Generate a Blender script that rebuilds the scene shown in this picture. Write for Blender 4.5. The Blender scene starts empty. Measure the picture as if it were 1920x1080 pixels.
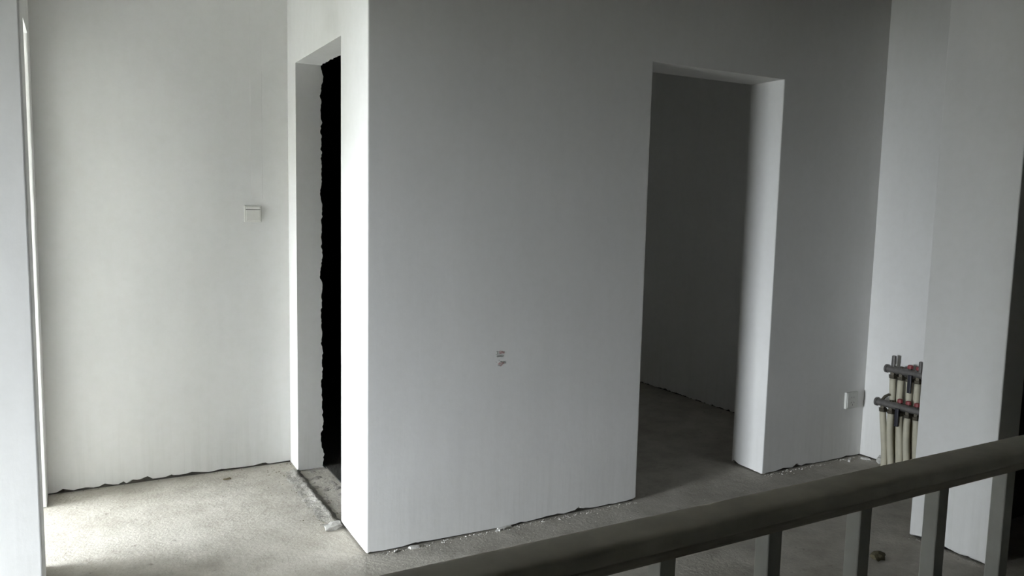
import bpy, bmesh, math, random
from mathutils import Vector, Matrix, noise

# ------------------------------------------------------------------ camera
scene = bpy.context.scene
COL = scene.collection
F_PX = 1473.4
cam_data = bpy.data.cameras.new('camera')
cam_data.sensor_fit = 'HORIZONTAL'
cam_data.sensor_width = 36.0
cam_data.lens = F_PX / 1920.0 * 36.0
cam_data.clip_start = 0.02
cam = bpy.data.objects.new('camera', cam_data)
COL.objects.link(cam)
yaw, pitch, roll = math.radians(29.1085), math.radians(6.046), math.radians(1.2642)
fw = Vector((math.sin(yaw) * math.cos(pitch), math.cos(yaw) * math.cos(pitch), -math.sin(pitch)))
rt = Vector((math.cos(yaw), -math.sin(yaw), 0))
up = rt.cross(fw)
rt2 = math.cos(roll) * rt + math.sin(roll) * up
up2 = -math.sin(roll) * rt + math.cos(roll) * up
m = Matrix((rt2, up2, -fw)).transposed().to_4x4()
m.translation = Vector((-0.9913, -2.9425, 1.4284))
cam.matrix_world = m
scene.camera = cam

# ------------------------------------------------------------------ world: even overcast sky
world = bpy.data.worlds.new('overcast_sky')
scene.world = world
world.use_nodes = True
wn = world.node_tree.nodes
wl = world.node_tree.links
bg = wn['Background']
bg.inputs['Strength'].default_value = 56.0
bg.inputs['Color'].default_value = (0.885, 0.945, 1.0, 1)

scene.view_settings.view_transform = 'Standard'
scene.view_settings.look = 'None'
scene.view_settings.gamma = 1.0
scene.view_settings.use_curve_mapping = False
scene.view_settings.exposure = 0.40
scene.cycles.max_bounces = 14
scene.cycles.diffuse_bounces = 10
scene.cycles.use_denoising = True


def portal(name, loc, rot, sx, sy):
    """marks an opening for the renderer so that daylight through it is sampled; gives off no light itself"""
    d = bpy.data.lights.new(name, 'AREA')
    d.shape = 'RECTANGLE'
    d.size, d.size_y = sx, sy
    d.cycles.is_portal = True
    o = bpy.data.objects.new(name, d)
    o.location = loc
    o.rotation_euler = rot
    COL.objects.link(o)
    return o


# plan of the place, metres: X along the front wall, Y away from it, corner of the front wall at 0,0
D1, D2 = 1.367, 2.2236      # doorway in the front wall
T2 = 0.2285                 # thickness of the front wall
H2 = 2.10                   # head of that doorway
XR = 3.028                  # wall behind the manifold
YL = 1.286                  # bright wall of the alcove
E1, E2 = 0.352, 1.120       # doorway in the alcove side wall
H1 = 2.112
XL, YJ, HH = -1.145, 1.118, 2.117   # alcove's opening to daylight: wall, far jamb, head
XF, YF = -1.117, -0.10      # free edge of the near left wall
XP, YP1, YP2 = 2.221, -1.210, -0.866   # right-hand pier
TP = 0.15
CEIL = 2.78
YO = 0.46                   # near jamb of that opening
WX, WY0, WY1, WZ0, WZ1 = -5.2, -2.40, -0.55, 0.0, 1.90   # daylight opening of the near room

portal('daylight_portal_alcove', (XL - 0.10, (YO + YJ) / 2, HH / 2), (0, -math.pi / 2, 0), HH, YJ - YO)
portal('daylight_portal_room', (WX - 0.1, (WY0 + WY1) / 2, (WZ0 + WZ1) / 2), (0, -math.pi / 2, 0), WZ1 - WZ0, WY1 - WY0)


portal('daylight_portal_fill_slot', (1.505, 4.3, 1.60), (-math.pi / 2, 0, 0), 0.11, 0.50)  # for the added slot that brightens the dim room


# ------------------------------------------------------------------ materials
def new_mat(name):
    mt = bpy.data.materials.new(name)
    mt.use_nodes = True
    nt = mt.node_tree
    b = nt.nodes['Principled BSDF']
    return mt, nt, b


def N(nt, kind, **kw):
    n = nt.nodes.new(kind)
    for k, v in kw.items():
        setattr(n, k, v)
    return n


def ramp(nt, fac, stops):
    r = N(nt, 'ShaderNodeValToRGB')
    el = r.color_ramp.elements
    while len(el) < len(stops):
        el.new(0.5)
    for e, (p, c) in zip(el, stops):
        e.position = p
        e.color = (*c, 1) if len(c) == 3 else c
    nt.links.new(fac, r.inputs['Fac'])
    return r.outputs['Color']


def noise_tex(nt, vec, scale, detail=4, rough=0.55):
    n = N(nt, 'ShaderNodeTexNoise')
    n.inputs['Scale'].default_value = scale
    n.inputs['Detail'].default_value = detail
    n.inputs['Roughness'].default_value = rough
    nt.links.new(vec, n.inputs['Vector'])
    return n.outputs['Fac']


def mapping(nt, vec, scale):
    mp = N(nt, 'ShaderNodeMapping')
    mp.inputs['Scale'].default_value = scale
    nt.links.new(vec, mp.inputs['Vector'])
    return mp.outputs['Vector']


def mix(nt, mode, fac, a, b):
    n = N(nt, 'ShaderNodeMix', data_type='RGBA', blend_type=mode)
    for s, v in ((0, fac), (6, a), (7, b)):
        if hasattr(v, 'links') or hasattr(v, 'is_output'):
            nt.links.new(v, n.inputs[s])
        elif s == 0:
            n.inputs[0].default_value = v
        else:
            n.inputs[s].default_value = (*v, 1)
    return n.outputs[2]


def bump(nt, b, height, strength, dist=0.01):
    bp = N(nt, 'ShaderNodeBump')
    bp.inputs['Strength'].default_value = strength
    bp.inputs['Distance'].default_value = dist
    nt.links.new(height, bp.inputs['Height'])
    nt.links.new(bp.outputs['Normal'], b.inputs['Normal'])


def world_pos(nt):
    return N(nt, 'ShaderNodeNewGeometry').outputs['Position']


def plaster_material(name, base):
    mt, nt, b = new_mat(name)
    p = world_pos(nt)
    blot = noise_tex(nt, p, 1.7, 3, 0.5)
    trowel = noise_tex(nt, mapping(nt, p, (9, 9, 1.4)), 1.0, 5, 0.6)
    fine = noise_tex(nt, p, 26, 4, 0.6)
    c = ramp(nt, blot, [(0.3, tuple(v * 0.955 for v in base)), (0.7, base)])
    c2 = ramp(nt, trowel, [(0.25, (0.972, 0.972, 0.968)), (0.6, (1, 1, 1))])
    c3 = ramp(nt, fine, [(0.3, (0.975, 0.975, 0.97)), (0.6, (1, 1, 1))])
    c = mix(nt, 'MULTIPLY', 1.0, c, c2)
    c = mix(nt, 'MULTIPLY', 1.0, c, c3)
    # trowel scrapes running up from the ragged lower edge
    sx = N(nt, 'ShaderNodeSeparateXYZ')
    nt.links.new(p, sx.inputs[0])
    mr = N(nt, 'ShaderNodeMapRange')
    for k, v in ((1, 0.02), (2, 0.42), (3, 1.0), (4, 0.0)):
        mr.inputs[k].default_value = v
    nt.links.new(sx.outputs['Z'], mr.inputs[0])
    scr = ramp(nt, noise_tex(nt, mapping(nt, p, (34, 34, 1.6)), 1.0, 4, 0.6), [(0.36, (0.945, 0.945, 0.94)), (0.52, (1, 1, 1))])
    c = mix(nt, 'MULTIPLY', mr.outputs[0], c, scr)
    nt.links.new(c, b.inputs['Base Color'])
    b.inputs['Roughness'].default_value = 0.85
    b.inputs['Specular IOR Level'].default_value = 0.2
    h = mix(nt, 'ADD', 0.5, trowel, fine)
    bump(nt, b, h, 0.10, 0.012)
    return mt


def concrete_material(name, lo, hi, bstr=0.5, spots=True):
    mt, nt, b = new_mat(name)
    p = world_pos(nt)
    big = noise_tex(nt, p, 1.3, 4, 0.6)
    mid = noise_tex(nt, p, 7.0, 6, 0.65)
    fine = noise_tex(nt, p, 60, 5, 0.7)
    c = ramp(nt, big, [(0.3, lo), (0.7, hi)])
    c = mix(nt, 'MULTIPLY', 1.0, c, ramp(nt, mid, [(0.32, (0.76, 0.75, 0.73)), (0.60, (1, 1, 1))]))
    c = mix(nt, 'MULTIPLY', 1.0, c, ramp(nt, fine, [(0.28, (0.90, 0.90, 0.89)), (0.55, (1, 1, 1))]))
    if spots:
        sp = noise_tex(nt, p, 19, 3, 0.75)
        c = mix(nt, 'MULTIPLY', 1.0, c, ramp(nt, sp, [(0.27, (0.55, 0.53, 0.50)), (0.36, (1, 1, 1))]))
        wh = noise_tex(nt, mapping(nt, p, (5, 3, 5)), 1.0, 6, 0.7)
        c = mix(nt, 'SCREEN', 1.0, c, ramp(nt, wh, [(0.6, (0, 0, 0)), (0.8, (0.10, 0.10, 0.095))]))
    nt.links.new(c, b.inputs['Base Color'])
    b.inputs['Roughness'].default_value = 0.9
    b.inputs['Specular IOR Level'].default_value = 0.25
    bump(nt, b, mix(nt, 'ADD', 0.6, mid, fine), bstr, 0.012)
    return mt


def plain_material(name, col, rough=0.5, metal=0.0, spec=0.5, var=0.12, scale=30):
    mt, nt, b = new_mat(name)
    p = world_pos(nt)
    n = noise_tex(nt, p, scale, 4, 0.6)
    c = ramp(nt, n, [(0.3, tuple(v * (1 - var) for v in col)), (0.7, col)])
    nt.links.new(c, b.inputs['Base Color'])
    b.inputs['Roughness'].default_value = rough
    b.inputs['Metallic'].default_value = metal
    b.inputs['Specular IOR Level'].default_value = spec
    return mt


M = {}
M['plaster'] = plaster_material('white_putty', (0.80, 0.795, 0.78))
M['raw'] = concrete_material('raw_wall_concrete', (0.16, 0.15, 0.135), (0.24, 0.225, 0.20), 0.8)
M['floor'] = concrete_material('dusty_floor_screed', (0.40, 0.375, 0.325), (0.50, 0.475, 0.425), 0.5)
M['ceiling'] = concrete_material('ceiling_concrete', (0.20, 0.19, 0.165), (0.27, 0.26, 0.23), 0.4, False)
M['room_shade'] = concrete_material('painted_room_shade', (0.030, 0.029, 0.026), (0.045, 0.043, 0.038), 0.6, False)  # near-black colour stands in for the small room's darkness
M['ground'] = concrete_material('outdoor_ground', (0.08, 0.08, 0.065), (0.11, 0.11, 0.09), 0.3, False)
M['rail'] = plain_material('rail_paint', (0.76, 0.735, 0.655), 0.5, 0.0, 0.4, 0.25, 14)
M['rail_base'] = plain_material('rail_channel_paint', (0.55, 0.52, 0.45), 0.55, 0.0, 0.35, 0.2, 14)
M['baluster'] = plain_material('baluster_paint', (0.52, 0.53, 0.50), 0.5, 0.0, 0.35, 0.15, 20)
M['switch'] = plain_material('switch_plastic', (0.72, 0.71, 0.67), 0.4, 0.0, 0.4, 0.04, 60)
M['socket'] = plain_material('socket_plastic', (0.66, 0.66, 0.62), 0.45, 0.0, 0.4, 0.05, 60)
M['slot'] = plain_material('dark_slot', (0.03, 0.03, 0.03), 0.7)
M['steel'] = plain_material('manifold_brass_nickel', (0.22, 0.21, 0.20), 0.45, 0.6, 0.5, 0.3, 40)
M['brass'] = plain_material('tarnished_brass', (0.075, 0.065, 0.045), 0.5, 0.5, 0.5, 0.35, 50)
M['pipe'] = plain_material('heating_pipe_plastic', (0.55, 0.52, 0.41), 0.5, 0.0, 0.4, 0.18, 12)
M['red'] = plain_material('red_plastic', (0.27, 0.05, 0.055), 0.45)
M['black'] = plain_material('black_plastic', (0.018, 0.018, 0.028), 0.45)
M['chip'] = plain_material('plaster_fragment', (0.70, 0.69, 0.65), 0.9, 0, 0.2, 0.25, 80)
M['grey_chip'] = plain_material('grey_plaster_fragment', (0.42, 0.41, 0.385), 0.9, 0, 0.2, 0.35, 60)
M['mud'] = plain_material('brown_mortar', (0.13, 0.115, 0.07), 0.95, 0, 0.2, 0.4, 80)
M['ink_dark'] = plain_material('dark_pencil', (0.36, 0.37, 0.345), 0.9, 0, 0.1)
M['ink_red'] = plain_material('red_crayon', (0.60, 0.37, 0.36), 0.9, 0, 0.1)


# ------------------------------------------------------------------ helpers
def link(name, bm, mats, parent=None, smooth=False):
    me = bpy.data.meshes.new(name)
    bmesh.ops.recalc_face_normals(bm, faces=bm.faces)
    bm.to_mesh(me)
    bm.free()
    for mt in (mats if isinstance(mats, (list, tuple)) else [mats]):
        me.materials.append(M[mt])
    if smooth:
        for p in me.polygons:
            p.use_smooth = True
    o = bpy.data.objects.new(name, me)
    COL.objects.link(o)
    if parent:
        o.parent = parent
    return o


def tag(o, label, cat, group=None):
    o['label'] = label
    o['category'] = cat
    if group:
        o['group'] = group
    return o


def thing(name, loc, label, cat, group=None, rz=0.0):
    o = bpy.data.objects.new(name, None)
    o.empty_display_size = 0.1
    COL.objects.link(o)
    o.location = loc
    o.rotation_euler = (0, 0, rz)
    return tag(o, label, cat, group)


def struct(o, label=None):
    o['kind'] = 'structure'
    if label:
        o['label'] = label
    return o


def box(bm, x0, x1, y0, y1, z0, z1, mi=0):
    vs = [bm.verts.new((x, y, z)) for z in (z0, z1) for x, y in ((x0, y0), (x1, y0), (x1, y1), (x0, y1))]
    fs = [(0, 3, 2, 1), (4, 5, 6, 7), (0, 1, 5, 4), (1, 2, 6, 5), (2, 3, 7, 6), (3, 0, 4, 7)]
    out = []
    for f in fs:
        fc = bm.faces.new([vs[i] for i in f])
        fc.material_index = mi
        out.append(fc)
    return vs, out


def bevel_box(bm, x0, x1, y0, y1, z0, z1, r, seg=2, mi=0):
    t = bmesh.new()
    box(t, x0, x1, y0, y1, z0, z1, mi)
    bmesh.ops.bevel(t, geom=t.edges[:], offset=r, segments=seg, profile=0.6, affect='EDGES')
    vm = {v: bm.verts.new(v.co) for v in t.verts}
    for f in t.faces:
        nf = bm.faces.new([vm[v] for v in f.verts])
        nf.material_index = mi
    t.free()


def tube(bm, pts, radii, seg=12, mi=0, cap=True):
    pts = [Vector(p) for p in pts]
    if not isinstance(radii, (list, tuple)):
        radii = [radii] * len(pts)
    rings = []
    ref = None
    for i, p in enumerate(pts):
        a = pts[max(i - 1, 0)]
        c = pts[min(i + 1, len(pts) - 1)]
        d = (c - a).normalized()
        if ref is None:
            ref = d.orthogonal().normalized()
        s = (ref - d * ref.dot(d)).normalized()
        ref = s
        t = d.cross(s)
        rings.append([bm.verts.new(p + (s * math.cos(k * 2 * math.pi / seg) + t * math.sin(k * 2 * math.pi / seg)) * radii[i]) for k in range(seg)])
    for r0, r1 in zip(rings, rings[1:]):
        for k in range(seg):
            f = bm.faces.new((r0[k], r0[(k + 1) % seg], r1[(k + 1) % seg], r1[k]))
            f.material_index = mi
    if cap:
        for r in (rings[0][::-1], rings[-1]):
            f = bm.faces.new(r)
            f.material_index = mi


def rag(s, seed, amp):
    """ragged lower edge of a plaster coat: height above the floor at distance s along it"""
    n = noise.fractal(Vector((s * 6.0, seed * 7.3, 0.0)), 0.9, 2.1, 5) * 0.5 + 0.5
    g = noise.noise(Vector((s * 1.6, seed * 3.1, 4.0))) * 0.5 + 0.5
    f = noise.noise(Vector((s * 55.0, seed * 1.7, 9.0))) * 0.5 + 0.5
    k = noise.noise(Vector((s * 17.0, seed * 2.9, 6.0)))
    spike = max(0.0, k - 0.05) * 1.2 + max(0.0, noise.noise(Vector((s * 41.0, seed, 1.0))) - 0.1) * 1.3
    return max(0.0015, amp * (0.12 + 0.8 * n * n + 0.5 * g * g + spike) * (0.45 + 1.0 * f))


def prism(bm, poly, ztop, seed=1.0, amp=0.016, step=0.012, r=0.006, base=0.0, ragged=True):
    """plastered wall piece over a plan polygon, with softly rounded arrises and a ragged lower edge
    over a recessed bare core (material slot 1)"""
    n = len(poly)
    path = []
    for i in range(n):
        p0, p1, p2 = Vector(poly[i - 1]), Vector(poly[i]), Vector(poly[(i + 1) % n])
        a = (p0 - p1).normalized()
        c = (p2 - p1).normalized()
        q0, q2 = p1 + a * r, p1 + c * r
        for k in range(4):
            t = k / 3
            path.append(q0 * (1 - t) ** 2 + p1 * 2 * t * (1 - t) + q2 * t * t)
    pts = []
    for i in range(len(path)):
        a, c = path[i], path[(i + 1) % len(path)]
        L = (c - a).length
        k = max(1, int(L / step)) if ragged else 1
        for j in range(k):
            pts.append(a.lerp(c, j / k))
    bot, mid, top = [], [], []
    s = 0.0
    for i, p in enumerate(pts):
        s += (p - pts[i - 1]).length if i else 0
        z = base + (rag(p.x * 1.0 + p.y * 1.37, seed, amp) if ragged else 0.0)
        bot.append(bm.verts.new((p.x, p.y, z)))
        top.append(bm.verts.new((p.x, p.y, ztop)))
    k = len(pts)
    for i in range(k):
        j = (i + 1) % k
        f = bm.faces.new((bot[i], bot[j], top[j], top[i]))
    bm.faces.new(bot[::-1])
    bm.faces.new(top)
    if ragged:
        core = []
        for i in range(n):          # plan polygons run counter-clockwise: step inwards from both edges
            p0, p1, p2 = Vector(poly[i - 1]), Vector(poly[i]), Vector(poly[(i + 1) % n])
            d0, d1 = (p1 - p0).normalized(), (p2 - p1).normalized()
            q = p1 + Vector((-d0.y - d1.y, d0.x + d1.x)) * 0.012
            core.append((q.x, q.y))
        vb = [bm.verts.new((q[0], q[1], base - 0.0)) for q in core]
        vt = [bm.verts.new((q[0], q[1], base + 0.05)) for q in core]
        for i in range(n):
            f = bm.faces.new((vb[i], vb[(i + 1) % n], vt[(i + 1) % n], vt[i]))
            f.material_index = 1


def rect(x0, x1, y0, y1):
    return [(x0, y0), (x1, y0), (x1, y1), (x0, y1)]


M['shade_core'] = concrete_material('shade_darkened_core', (0.06, 0.056, 0.048), (0.10, 0.093, 0.08), 0.8)  # bare core darkened to imitate shade in the gap and the dark room
WALL = ['plaster', 'shade_core']

# ------------------------------------------------------------------ setting: slabs
bm = bmesh.new()
box(bm, WX - 0.2, 5.2, -6.2, 0.10, -0.15, 0.0)
box(bm, XL - 0.2, 5.2, 0.10, 4.4, -0.15, 0.0)
floor = struct(link('floor', bm, 'floor'), 'bare dusty grey concrete floor screed')

bm = bmesh.new()
box(bm, WX - 0.2, 5.2, -6.2, 0.10, CEIL, CEIL + 0.15)
box(bm, XL - 0.2, 5.2, 0.10, 4.4, CEIL, CEIL + 0.15)
ceiling = struct(link('ceiling', bm, 'ceiling'), 'plain plastered ceiling above the walls')

bm = bmesh.new()
box(bm, -60, 60, -60, 60, -3.6, -3.4)
ground = struct(link('ground', bm, 'ground'), 'ground outside the building')

# unseen roofed balcony, added and shaped to cut daylight into the alcove
bm = bmesh.new()
box(bm, XL - 2.3, XL - 0.2, 0.10, 1.75, -0.15, 0.0)
box(bm, XL - 2.3, XL - 2.2, 0.10, 1.75, 0.0, 0.15)
box(bm, XL - 2.3, XL - 0.2, 1.75, 1.90, 0.0, 2.55)
struct(link('added_balcony_slab', bm, 'plaster'), 'concrete balcony floor outside the alcove')
bm = bmesh.new()
box(bm, XL - 2.3, XL - 0.2, 0.10, 1.75, 2.35, 2.55)
box(bm, XL - 2.3, XL - 2.1, 0.10, 1.75, 1.42, 2.35)
struct(link('added_balcony_roof', bm, 'plaster'), 'concrete slab roofing the balcony')

bm = bmesh.new()
box(bm, XL, 0.0, 0.05, YL, CEIL - 0.02, CEIL)
struct(link('ceiling_alcove', bm, 'plaster'), 'white plastered ceiling of the bright alcove')

# front wall with its doorway; the corner block turns into the alcove's side wall
TJ = 0.128
ZH = 2.14
bm = bmesh.new()
prism(bm, [(0, 0), (D1, 0), (D1, T2), (TJ, T2), (TJ, E1), (0, E1)], ZH, 1.3, 0.024)
prism(bm, rect(D2, XR + 0.05, 0.0, T2), ZH, 2.1, 0.022)
box(bm, D1 - 0.006, D2 + 0.006, 0.0, T2, H2, ZH)
prism(bm, [(0, 0), (XR + 0.05, 0), (XR + 0.05, T2), (TJ, T2), (TJ, YL + 0.01), (0, YL + 0.01)], CEIL, base=ZH, ragged=False)
wall_front = struct(link('wall_front', bm, WALL), 'white plastered wall with an open doorway and overexposed corner')

# alcove far wall
bm = bmesh.new()
prism(bm, rect(XL - 0.2, TJ - 0.015, YL, YL + 0.16), CEIL, 3.7, 0.030)
wall_back = struct(link('wall_back', bm, WALL), 'bright white plastered wall of the alcove')
# shallow chased-in strip above the switch
bm = bmesh.new()
bevel_box(bm, -0.190, -0.132, YL - 0.0006, YL + 0.004, 1.43, CEIL - 0.02, 0.001, 1)
ch = link('plaster_strip', bm, 'plaster', wall_back)
ch['label'] = 'filled vertical cable chase above the switch'

# alcove side wall (doorway to the dark room), its reveal broken off raggedly at the inner edge
bm = bmesh.new()
random.seed(5)


def jag(s, seed):
    n = noise.fractal(Vector((s * 9.0, seed, 0)), 0.8, 2.2, 5)
    f = noise.noise(Vector((s * 60.0, seed + 3, 2)))
    k = noise.noise(Vector((s * 21.0, seed + 8, 5)))
    return TJ + 0.015 * n + 0.006 * f + 0.010 * max(0.0, k)


def ragged_block(bm, along, lo, hi, fixed, thick, seed, step=0.009):
    """plaster coat whose face runs from X=0 to a broken edge; 'z' = along a jamb, 'y' = along a soffit"""
    k = int((hi - lo) / step)
    prev = None
    for i in range(k + 1):
        s = lo + (hi - lo) * i / k
        xj = jag(s, seed) + (0.012 if i == 0 else 0)
        if along == 'z':
            ring = [(0.0, fixed, s), (xj, fixed, s), (xj - 0.006, fixed + thick, s), (0.0, fixed + thick, s)]
        else:
            ring = [(0.0, s, fixed), (xj, s, fixed), (xj - 0.006, s, fixed + thick), (0.0, s, fixed + thick)]
        ring = [bm.verts.new(q) for q in ring]
        if prev:
            for a in range(4):
                bm.faces.new((prev[a], prev[(a + 1) % 4], ring[(a + 1) % 4], ring[a]))
        else:
            bm.faces.new(ring)
        prev = ring
    bm.faces.new(prev)


ragged_block(bm, 'z', 0.004, ZH, E2, YL - E2 + 0.01, 1.0)
ragged_block(bm, 'y', E1 - 0.006, E2, H1, ZH - H1, 6.0)
box(bm, 0.01, 0.09, E2 + 0.01, YL, 0, 0.03, 1)
wall_side = struct(link('wall_side', bm, WALL), 'narrow doorway jamb with broken plaster edge')

# wall with the alcove's daylight opening
bm = bmesh.new()
prism(bm, rect(XL - 0.2, XL, YJ, YL + 0.02), CEIL, 5.2, 0.008)
box(bm, XL - 0.2, XL, 0.08, YJ + 0.03, HH, CEIL)
prism(bm, rect(XL - 0.2, XL, 0.09, YO), HH, 5.9, 0.008)
wall_left = struct(link('wall_left', bm, WALL), 'bright narrow jamb of the daylight opening at far left')

# near left wall
bm = bmesh.new()
prism(bm, rect(WX - 0.1, XF, YF, 0.10), CEIL, 6.6, 0.01)
wall_near = struct(link('wall_near_left', bm, WALL), 'grey-white near wall at the left edge')

# right pier: stub of the wall beside a dark doorway, returning behind to the niche
bm = bmesh.new()
prism(bm, rect(XP, XP + TP, YP1, YP2), 2.62, 7.7, 0.018)
prism(bm, rect(XP, XP + TP, -6.0, YP2), CEIL, base=2.62, ragged=False)
prism(bm, rect(XP, XP + TP, -6.0, YP1 - 0.9), 2.62, 7.9, 0.012)

box(bm, XP + TP - 0.01, 5.0, YP2 - 0.10, YP2, 0, CEIL, 1)  # darkened core colour stands in for the unlit room's shade
wall_pier = struct(link('wall_pier', bm, WALL), 'white plastered wall end at right beside a black doorway')

# wall behind the manifold, running on into the room behind the front wall
bm = bmesh.new()
prism(bm, rect(XR, XR + 0.2, YP2 - 0.02, 4.2), CEIL, 8.3, 0.016)
wall_right = struct(link('wall_right', bm, WALL), 'white wall behind the heating manifold')

# outer shell
bm = bmesh.new()
box(bm, WX - 0.2, WX, -6.2, WY0, 0, CEIL)
box(bm, WX - 0.2, WX, WY1, 0.10, 0, CEIL)
box(bm, WX - 0.2, WX, WY0, WY1, WZ1, CEIL)
struct(link('wall_room_left', bm, 'raw'), 'wall with a daylight opening, left of the camera')
bm = bmesh.new()
prism(bm, rect(-2.40, -2.25, -6.0, -0.97), CEIL, 9.1, 0.01)  # added out of view to keep daylight off the pier and balusters
struct(link('wall_light_blocker', bm, ['raw', 'raw']), 'unseen wall added left of the camera to block daylight')
bm = bmesh.new()
box(bm, WX - 0.2, 5.2, -6.2, -6.0, 0, CEIL)
struct(link('wall_room_rear', bm, 'plaster'), 'wall behind the camera')
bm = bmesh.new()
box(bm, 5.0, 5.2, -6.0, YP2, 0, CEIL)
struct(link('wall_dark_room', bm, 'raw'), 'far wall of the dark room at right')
bm = bmesh.new()
sx0, sx1, sz0, sz1 = 1.45, 1.56, 1.35, 1.85      # unseen slot added to brighten the dim room
box(bm, 0.0, sx0, 4.2, 4.4, 0, CEIL)
box(bm, sx1, XR + 0.2, 4.2, 4.4, 0, CEIL)
box(bm, sx0, sx1, 4.2, 4.4, 0, sz0)
box(bm, sx0, sx1, 4.2, 4.4, sz1, CEIL)
struct(link('wall_rooms_rear', bm, 'plaster'), 'rear wall of the rooms behind the doorways')
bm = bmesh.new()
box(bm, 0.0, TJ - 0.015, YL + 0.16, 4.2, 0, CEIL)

struct(link('wall_partition', bm, ['room_shade']), 'partition walls of the small room, coloured dark to stand for shade')
bm = bmesh.new()
box(bm, 1.005, 1.12, T2 - 0.02, 4.2, 0, CEIL)
struct(link('wall_partition_room', bm, 'plaster'), 'partition wall of the dim room behind the doorway')
bm = bmesh.new()
box(bm, 1.0, XR + 0.1, T2, 4.2, CEIL - 0.02, CEIL)
struct(link('ceiling_room', bm, 'plaster'), 'white ceiling of the dim room behind the doorway')
# lining of the small room, its shade put into the colour
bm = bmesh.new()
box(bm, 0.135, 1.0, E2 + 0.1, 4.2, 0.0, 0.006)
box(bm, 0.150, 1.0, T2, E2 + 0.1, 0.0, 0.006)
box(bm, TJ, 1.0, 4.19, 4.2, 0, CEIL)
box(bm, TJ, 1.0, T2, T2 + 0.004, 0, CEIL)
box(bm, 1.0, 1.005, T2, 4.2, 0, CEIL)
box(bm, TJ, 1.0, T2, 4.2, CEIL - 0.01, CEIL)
struct(link('room_shade_lining', bm, 'room_shade'), 'floor and walls inside the narrow doorway, coloured dark to stand for shade')

# rough mortar threshold of the narrow doorway
bm = bmesh.new()
nx, ny = 26, 90
grid = []
for i in range(nx + 1):
    row = []
    for j in range(ny + 1):
        x = -0.10 + 0.27 * i / nx
        y = E1 - 0.06 + (E2 - E1 + 0.10) * j / ny
        edge = min(1.0, min((x + 0.10) / 0.05, (0.17 - x) / 0.03, (y - E1 + 0.06) / 0.03, (E2 + 0.04 - y) / 0.03))
        n = noise.fractal(Vector((x * 22, y * 22, 1)), 0.7, 2.1, 5)
        ridge = math.exp(-((x + 0.02 + 0.012 * noise.noise(Vector((y * 9, 0, 0)))) / 0.014) ** 2)
        z = -0.004 + max(0, edge) * (0.008 + 0.008 * n + 0.010 * ridge - (0.006 if x > 0.01 else 0.0))
        row.append(bm.verts.new((x, y, z)))
    grid.append(row)
for i in range(nx):
    for j in range(ny):
        bm.faces.new((grid[i][j], grid[i + 1][j], grid[i + 1][j + 1], grid[i][j + 1]))
M['mortar'] = concrete_material('rough_mortar', (0.22, 0.21, 0.185), (0.36, 0.345, 0.315), 1.0)
thr = struct(link('trim_1', bm, 'mortar', None, True), 'rough mortar threshold of the narrow doorway')

# ------------------------------------------------------------------ railing
YRF, ZRB = -2.3692, 1.080
XA, XB = -1.75, XP
rail = thing('railing', ((XA + XB) / 2, YRF + 0.025, 0.0),
             'dark painted metal railing with square balusters in the foreground', 'railing')
ox, oy = (XA + XB) / 2, YRF + 0.025


def extrude_profile(bm, prof, x0, x1):
    a = [bm.verts.new((x0, y, z)) for y, z in prof]
    b = [bm.verts.new((x1, y, z)) for y, z in prof]
    n = len(prof)
    for i in range(n):
        bm.faces.new((a[i], a[(i + 1) % n], b[(i + 1) % n], b[i]))
    bm.faces.new(a[::-1])
    bm.faces.new(b)


def superoval(cy, cz, w, h, p=2.6, n=32):
    out = []
    for k in range(n):
        t = 2 * math.pi * k / n
        c, s = math.cos(t), math.sin(t)
        out.append((cy + w / 2 * math.copysign(abs(c) ** (2 / p), c), cz + h / 2 * math.copysign(abs(s) ** (2 / p), s)))
    return out


bm = bmesh.new()
extrude_profile(bm, superoval(0.0, ZRB + 0.0185, 0.050, 0.021, 4.5, 48), XA - ox, XB - ox - 0.002)
hr = link('handrail', bm, 'rail', rail, True)
hr['label'] = 'rounded dark handrail cap'
bm = bmesh.new()
bevel_box(bm, XA - ox, XB - ox - 0.002, -0.0235, 0.0235, ZRB, ZRB + 0.011, 0.003, 2)
link('rail_channel', bm, 'rail_base', rail)
bm = bmesh.new()
bevel_box(bm, XA - ox, XB - ox - 0.002, -0.014, 0.014, 0.08, 0.11, 0.003, 2)
link('lower_rail', bm, 'baluster', rail)

bm = bmesh.new()
w = 0.0205
bevel_box(bm, 0, w, 0, w, 0.105, ZRB + 0.002, 0.0018, 2)
proto = link('baluster', bm, 'baluster', rail)
# first corner positions seen: -0.484, -0.329, -0.174, -0.020, 0.132
pitch_b = 0.1540
k0 = -8
first = True
for k in range(k0, 40):
    xb = -0.4845 + pitch_b * k
    if xb < XA + 0.02 or xb > XB - 0.06:
        continue
    o = proto if first else proto.copy()
    if not first:
        COL.objects.link(o)
        o.parent = rail
    first = False
    o.location = (xb - ox, -0.0095, 0)
bm = bmesh.new()
bevel_box(bm, -0.02, 0.02, -0.02, 0.02, 0.0, ZRB, 0.003, 2)
bevel_box(bm, -0.045, 0.045, -0.045, 0.045, 0.0, 0.008, 0.002, 1)
post = link('post', bm, 'baluster', rail)
post.location = (XA - ox + 0.02, 0, 0)
for xx in (XB - ox - 0.05,):
    p2 = post.copy()
    COL.objects.link(p2)
    p2.parent = rail
    p2.location = (xx, 0, 0)

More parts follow.
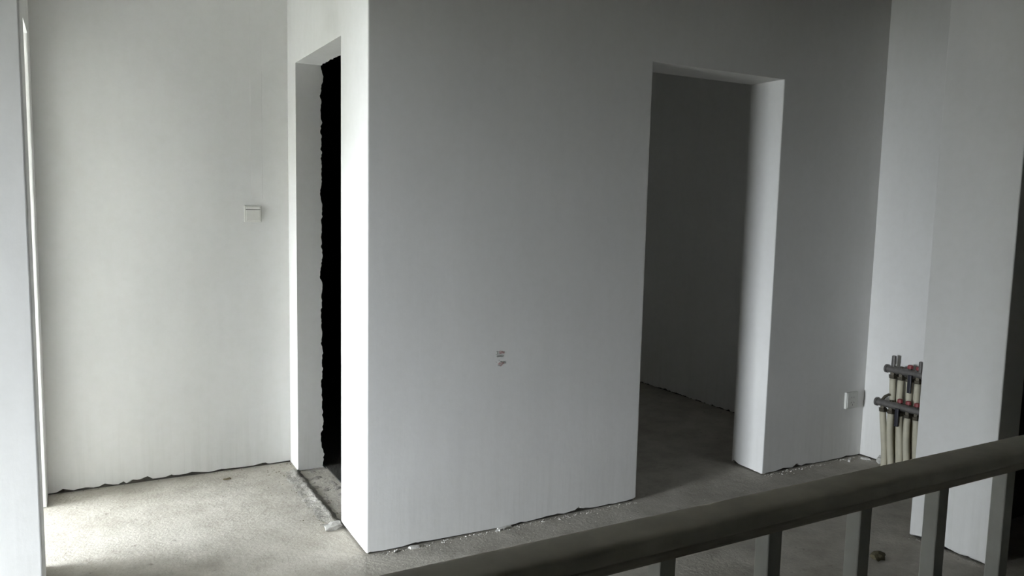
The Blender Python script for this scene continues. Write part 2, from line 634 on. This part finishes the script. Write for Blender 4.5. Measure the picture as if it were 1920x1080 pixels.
# ------------------------------------------------------------------ light switch
sw = thing('light_switch', (-0.1845, YL, 1.352), 'white square light switch on the bright alcove wall', 'switch')
bm = bmesh.new()
bevel_box(bm, -0.043, 0.043, -0.011, 0.0, -0.043, 0.043, 0.003, 2)
link('plate', bm, 'switch', sw)
bm = bmesh.new()
bevel_box(bm, -0.035, 0.035, -0.0135, -0.009, 0.024, 0.038, 0.0012, 1)
link('label_strip', bm, 'switch', sw)
bm = bmesh.new()
t = bmesh.new()
bevel_box(t, -0.035, 0.035, -0.0165, -0.009, -0.036, 0.0215, 0.002, 2)
for v in t.verts:
    if v.co.y < -0.012:
        v.co.y += 0.0035 * (v.co.z - 0.0215) / 0.0575 * -1 * 0.9
bm.free()
link('rocker', t, 'switch', sw)
bm = bmesh.new()
box(bm, -0.036, 0.036, -0.0118, -0.0105, 0.0212, 0.0243)
link('gap', bm, 'slot', sw)

# ------------------------------------------------------------------ wall socket
so = thing('wall_socket', (2.905, 0.0, 0.348), 'small square wall socket low beside the niche corner', 'socket')
bm = bmesh.new()
bevel_box(bm, -0.050, 0.050, -0.016, 0.0, -0.048, 0.048, 0.003, 2)
link('box', bm, 'socket', so)
bm = bmesh.new()
bevel_box(bm, -0.044, 0.044, -0.019, -0.013, -0.042, 0.042, 0.002, 2)
face = link('face_plate', bm, 'socket', so)
bm = bmesh.new()
for sx, sz, ang in ((-0.011, -0.012, 0.5), (0.011, -0.012, -0.5), (0.0, -0.026, 0.0)):
    vs, _ = box(bm, -0.0012, 0.0012, -0.0194, -0.0186, -0.005, 0.005)
    bmesh.ops.rotate(bm, verts=vs, cent=(0, 0, 0), matrix=Matrix.Rotation(ang, 3, 'Y'))
    bmesh.ops.translate(bm, verts=vs, vec=(sx, 0, sz))
for sx in (-0.009, 0.009):
    vs, _ = box(bm, sx - 0.0012, sx + 0.0012, -0.0194, -0.0186, 0.013, 0.022)
link('slots', bm, 'slot', face)['kind'] = 'stuff'

# ------------------------------------------------------------------ heating manifold on the niche wall
MX = XR - 0.075
mf = thing('heating_manifold', (XR - 0.06, -0.33, 0.0),
           'underfloor heating manifold with two bars and cream pipes in the niche', 'manifold')
mx0, my0 = XR - 0.06, -0.33


def L(x, y, z):
    return (x - mx0, y - my0, z)


ZU, ZL_ = 0.560, 0.372
XU, XLO = XR - 0.050, XR - 0.095
for nm, xx, zz, ys in (('upper_bar', XU, ZU, -0.165), ('lower_bar', XLO, ZL_, -0.150)):
    bm = bmesh.new()
    tube(bm, [L(xx, ys, zz), L(xx, ys - 0.012, zz), L(xx, ys - 0.0121, zz), L(xx, -0.72, zz)], [0.024, 0.024, 0.020, 0.020], 20)
    bar = link(nm, bm, 'steel', mf, False)
    bm = bmesh.new()
    tube(bm, [L(xx, ys + 0.006, zz), L(xx, ys + 0.002, zz), L(xx, ys, zz)], [0.010, 0.020, 0.021], 6)
    link('end_plug', bm, 'black', bar)
    for k in range(6):
        yy = ys - 0.045 - 0.05 * k
        bm = bmesh.new()
        tube(bm, [L(xx, yy, zz - 0.014), L(xx, yy, zz - 0.030), L(xx, yy, zz - 0.0301), L(xx, yy, zz - 0.048)], [0.016, 0.016, 0.0235, 0.0215], 6)
        link('pipe_nut', bm, 'brass', bar)
    # valve caps on top of the bar
    for k in range(6):
        yy = ys - 0.045 - 0.05 * k
        if nm == 'upper_bar' and k == 0:
            bm = bmesh.new()
            tube(bm, [L(xx, yy, zz + 0.015), L(xx, yy, zz + 0.03), L(xx, yy, zz + 0.0301), L(xx, yy, zz + 0.078), L(xx, yy, zz + 0.080)],
                 [0.010, 0.010, 0.013, 0.012, 0.006], 12)
            link('air_vent', bm, 'steel', bar)
            continue
        if nm == 'lower_bar' and k == 0:
            bm = bmesh.new()
            tube(bm, [L(xx, yy + 0.01, zz + 0.014), L(xx + 0.006, yy - 0.002, zz + 0.036), L(xx + 0.012, yy - 0.022, zz + 0.052)], [0.008, 0.008, 0.007], 10)
            link('bleed_valve', bm, 'brass', bar)
            continue
        bm = bmesh.new()
        tube(bm, [L(xx, yy, zz + 0.014), L(xx, yy, zz + 0.026)], 0.009, 10)
        stem = link('valve_stem', bm, 'brass', bar)
        if (nm == 'upper_bar' and k in (2, 3, 4)) or (nm == 'lower_bar' and k in (2, 3, 4)):
            bm = bmesh.new()
            tube(bm, [L(xx, yy, zz + 0.024), L(xx, yy, zz + 0.027), L(xx, yy, zz + 0.042), L(xx, yy, zz + 0.045)], [0.011, 0.016, 0.014, 0.009], 10)
            cap_ = link('valve_cap', bm, 'red', bar)
            cap_['label'] = 'red valve cap'
        if nm == 'upper_bar' and k == 3:
            bm = bmesh.new()
            tube(bm, [L(xx - 0.004, yy - 0.012, zz + 0.015), L(xx - 0.004, yy - 0.012, zz + 0.072), L(xx - 0.004, yy - 0.012, zz + 0.076)], [0.011, 0.011, 0.006], 12)
            link('air_vent', bm, 'steel', bar)
    # hanging black lever
    bm = bmesh.new()
    yy = ys - (0.165 if nm == 'upper_bar' else 0.150)
    bevel_box(bm, xx - 0.034 - mx0, xx - 0.022 - mx0, yy - my0 - 0.011, yy - my0 + 0.011, zz - 0.105, zz - 0.005, 0.004, 2)
    lv = link('lever', bm, 'black', bar)
    lv['label'] = 'black hanging shut-off lever'

# wall brackets
for yy in (-0.215, -0.62):
    bm = bmesh.new()
    bevel_box(bm, XR - 0.012 - mx0, XR - mx0 + 0.001, yy - my0 - 0.012, yy - my0 + 0.012, ZL_ - 0.05, ZU + 0.01, 0.002, 1)
    bevel_box(bm, XLO - mx0, XR - 0.008 - mx0, yy - my0 - 0.010, yy - my0 + 0.010, ZL_ - 0.008, ZL_ + 0.008, 0.002, 1)
    bevel_box(bm, XU - mx0, XR - 0.008 - mx0, yy - my0 - 0.010, yy - my0 + 0.010, ZU - 0.008, ZU + 0.008, 0.002, 1)
    link('bracket', bm, 'steel', mf)

random.seed(11)
for k in range(6):
    for row in (0, 1):
        if row == 0:
            xx, zz, ys = XLO, ZL_ - 0.044, -0.150
        else:
            xx, zz, ys = XU, ZU - 0.044, -0.165
        yy = ys - 0.045 - 0.05 * k
        j = random.uniform(-0.006, 0.006)
        by = yy - 0.022 + 0.003 * k + j
        bx = (XR - 0.085 if row == 0 else XR - 0.045) + j
        pts = []
        for i in range(15):
            t = i / 14
            u = t * t * (3 - 2 * t)
            pts.append(L(xx + (bx - xx) * u, yy + (by - yy) * u + 0.006 * math.sin(t * math.pi) * (1 if k % 2 else -1), zz * (1 - t) - 0.004 * t))
        bm = bmesh.new()
        tube(bm, pts, 0.0175, 12)
        pp = link('pipe', bm, 'pipe', mf, False)
        for p in pp.data.polygons:
            p.use_smooth = True


# ------------------------------------------------------------------ writing on the front wall: pencilled and red crayon marks
def stroke_obj(name, strokes, mat, parent, width):
    bm = bmesh.new()
    for st in strokes:
        pts = [Vector((a, 0, b)) for a, b in st]
        # smooth polyline
        sm = []
        for i in range(len(pts) - 1):
            p0 = pts[max(i - 1, 0)]
            p1, p2 = pts[i], pts[i + 1]
            p3 = pts[min(i + 2, len(pts) - 1)]
            for q in range(6):
                t = q / 6
                sm.append(0.5 * ((2 * p1) + (p2 - p0) * t + (2 * p0 - 5 * p1 + 4 * p2 - p3) * t * t + (3 * p1 - p0 - 3 * p2 + p3) * t ** 3))
        sm.append(pts[-1])
        prev = None
        for i, p in enumerate(sm):
            d = (sm[min(i + 1, len(sm) - 1)] - sm[max(i - 1, 0)])
            d = d.normalized() if d.length > 1e-9 else Vector((1, 0, 0))
            nrm = Vector((-d.z, 0, d.x)) * width * 0.5
            a = [bm.verts.new(p + nrm + Vector((0, -0.0010, 0))), bm.verts.new(p - nrm + Vector((0, -0.0010, 0))),
                 bm.verts.new(p - nrm), bm.verts.new(p + nrm)]
            if prev:
                for q in range(4):
                    bm.faces.new((prev[q], prev[(q + 1) % 4], a[(q + 1) % 4], a[q]))
            prev = a
    return link(name, bm, mat, parent)


mk = thing('wall_writing', (0.572, 0.0, 0.70), 'small red and grey handwritten marks low on the front wall', 'writing')


def px(u, v):
    """marks were read off in a small local grid: 1 unit = 1 mm"""
    return (u / 1000.0, v / 1000.0)


S = lambda *p: [px(*q) for q in p]
dark1 = [S((8, 99), (9, 88)), S((3, 86), (14, 87)), S((5, 99), (12, 99)),
         S((19, 98), (16, 94), (21, 92), (22, 88), (16, 87))]
red1 = [S((27, 99), (20, 98), (20, 94), (26, 94), (27, 89), (20, 87)), S((31, 100), (31, 88)), S((31, 94), (36, 95), (37, 88)),
        S((28, 97), (35, 97)), S((43, 97), (44, 95)), S((43, 91), (45, 89)), S((39, 95), (41, 88))]
dark2 = [S((10, 82), (8, 78), (10, 73)), S((15, 81), (13, 77), (16, 74), (19, 78), (16, 81)), S((23, 81), (20, 78), (23, 74), (26, 78), (23, 81)),
         S((30, 82), (29, 74), (36, 75), (38, 80), (33, 82), (28, 82)), S((9, 77), (28, 79))]
dark3 = [S((16, 60), (24, 60)), S((24, 52), (30, 55), (38, 51), (44, 52), (50, 54)), S((31, 55), (29, 47)), S((40, 55), (40, 44)),
         S((12, 40), (18, 36), (26, 37), (29, 42)), S((45, 53), (41, 46)), S((46, 50), (50, 44)), S((3, 54), (8, 52))]
red3 = [S((26, 50), (20, 48), (20, 44), (28, 44), (32, 40), (30, 35), (24, 34)), S((33, 48), (42, 49)), S((37, 52), (35, 42)), S((36, 46), (46, 44)),
        S((14, 46), (18, 42), (20, 39))]
pl_ = stroke_obj('pencil_line', dark1 + dark2 + dark3, 'ink_dark', mk, 0.0017)
pl_['kind'] = 'stuff'
rp = stroke_obj('crayon_line', red1 + red3, 'ink_red', mk, 0.0022)
rp['label'] = 'red crayon strokes'
rp['kind'] = 'stuff'


# ------------------------------------------------------------------ debris
def lump(name, loc, size, mat, label, cat, seed, rz=0.0):
    bm = bmesh.new()
    bmesh.ops.create_icosphere(bm, subdivisions=2, radius=1.0)
    for v in bm.verts:
        n = noise.noise(v.co * 1.7 + Vector((seed * 5.1, 0, 0)))
        v.co *= 1 + 0.45 * n
        v.co = Vector((v.co.x * size[0] / 2, v.co.y * size[1] / 2, v.co.z * size[2] / 2))
    zmin = min(v.co.z for v in bm.verts)
    for v in bm.verts:
        v.co.z -= zmin + size[2] * 0.12
        v.co.z = max(v.co.z, 0.0)
    o = link(name, bm, mat)
    o.location = loc
    o.rotation_euler = (0, 0, rz)
    return tag(o, label, cat)


def flake(name, loc, size, mat, label, seed, rz=0.0, tilt=0.0):
    random.seed(seed)
    bm = bmesh.new()
    n = 7
    ring = []
    for k in range(n):
        a = 2 * math.pi * k / n
        r = random.uniform(0.35, 1.15)
        ring.append((math.cos(a) * r * size[0] / 2, math.sin(a) * r * size[1] / 2))
    b = [bm.verts.new((x, y, 0)) for x, y in ring]
    t_ = [bm.verts.new((x * 0.9, y * 0.9, size[2] * random.uniform(0.7, 1.2))) for x, y in ring]
    for k in range(n):
        bm.faces.new((b[k], b[(k + 1) % n], t_[(k + 1) % n], t_[k]))
    bm.faces.new(b[::-1])
    bm.faces.new(t_)
    o = link(name, bm, mat)
    o.location = loc
    o.rotation_euler = (tilt, 0, rz)
    return tag(o, label, 'debris')


lump('plaster_lump', (-0.045, 0.325, 0.0), (0.085, 0.06, 0.034), 'grey_chip', 'pale plaster lump at the foot of the bright wall end', 'debris', 2.0, 0.5)
lump('mortar_lump', (1.87, -0.966, 0.0), (0.075, 0.05, 0.042), 'mud', 'brown mortar lump on the floor behind the railing', 'debris', 3.3, 0.2)
lump('plaster_lump', (3.00, -0.155, 0.0), (0.05, 0.04, 0.05), 'chip', 'plaster crumb beside the foot of the manifold pipes', 'debris', 4.3, 0.2)
flake('plaster_chip', (2.885, -0.042, 0.0), (0.085, 0.034, 0.011), 'chip', 'white plaster chip on the floor below the wall socket', 3, 0.5, 0.0)
flake('plaster_chip', (2.985, -0.062, 0.0), (0.10, 0.026, 0.010), 'chip', 'long white plaster chip in the corner below the niche wall', 4, -0.75, 0.0)
flake('plaster_chip', (0.632, -0.012, 0.0), (0.085, 0.020, 0.009), 'chip', 'long cream plaster flake below the handwritten marks', 5, 0.05, 0.0)
flake('plaster_chip', (0.19, -0.016, 0.0), (0.07, 0.022, 0.009), 'chip', 'plaster flake at the base near the front wall corner', 6, -0.2, 0.0)
flake('plaster_chip', (0.12, -0.018, 0.0), (0.045, 0.018, 0.010), 'chip', 'plaster flake nearest the overexposed wall corner', 7, 0.6, 0.0)
flake('plaster_chip', (0.60, -0.019, 0.0), (0.05, 0.02, 0.009), 'chip', 'short plaster flake beside the long cream one', 9, 0.3, 0.0)
flake('mortar_chip', (-0.352, 1.153, 0.0), (0.05, 0.018, 0.007), 'mud', 'thin dark chip on the bright alcove floor', 8, 0.1, 0.0)

# countless crumbs along the wall feet
def crumbs(name, spots, mat, label, seed):
    random.seed(seed)
    bm = bmesh.new()
    for (x, y, s) in spots:
        h = s * random.uniform(0.4, 0.9)
        vs = [bm.verts.new((x + s * random.uniform(-1, 1), y + s * random.uniform(-1, 1), 0)) for _ in range(3)]
        tp = bm.verts.new((x + s * random.uniform(-.4, .4), y + s * random.uniform(-.4, .4), h))
        for a, c in ((0, 1), (1, 2), (2, 0)):
            bm.faces.new((vs[a], vs[c], tp))
        bm.faces.new(vs)
    o = link(name, bm, mat)
    o['kind'] = 'stuff'
    o['label'] = label
    o['category'] = 'debris'
    return o


random.seed(21)
sp = []
for _ in range(330):
    sp.append((random.uniform(0.02, D1), -abs(random.gauss(0, 0.016)) - 0.002, random.choice((0.0025, 0.004, 0.006))))
for _ in range(110):
    sp.append((random.uniform(D2, XR - 0.01), -abs(random.gauss(0, 0.018)) - 0.002, random.choice((0.003, 0.005, 0.007))))
for _ in range(70):
    sp.append((random.uniform(0.05, 2.0), -abs(random.gauss(0, 0.18)), random.choice((0.0015, 0.003))))
for _ in range(90):
    sp.append((XP - abs(random.gauss(0, 0.018)), random.uniform(YP1, YP2), random.choice((0.003, 0.005))))
for _ in range(60):
    sp.append((XR - 0.02 - abs(random.gauss(0, 0.02)), random.uniform(-0.115, -0.02), random.choice((0.003, 0.005))))
crumbs('plaster_crumbs', sp, 'chip', 'scattered plaster crumbs along the foot of the walls', 1)
sp = []
for _ in range(170):
    sp.append((random.gauss(-0.05, 0.06), random.uniform(E1 - 0.05, YL - 0.02), random.choice((0.0025, 0.004, 0.006))))
for _ in range(60):
    sp.append((random.uniform(XL, 0), YL - 0.004 - abs(random.gauss(0, 0.012)), random.choice((0.002, 0.004))))
crumbs('mortar_crumbs', sp, 'mud', 'dark mortar crumbs around the narrow doorway threshold', 2)
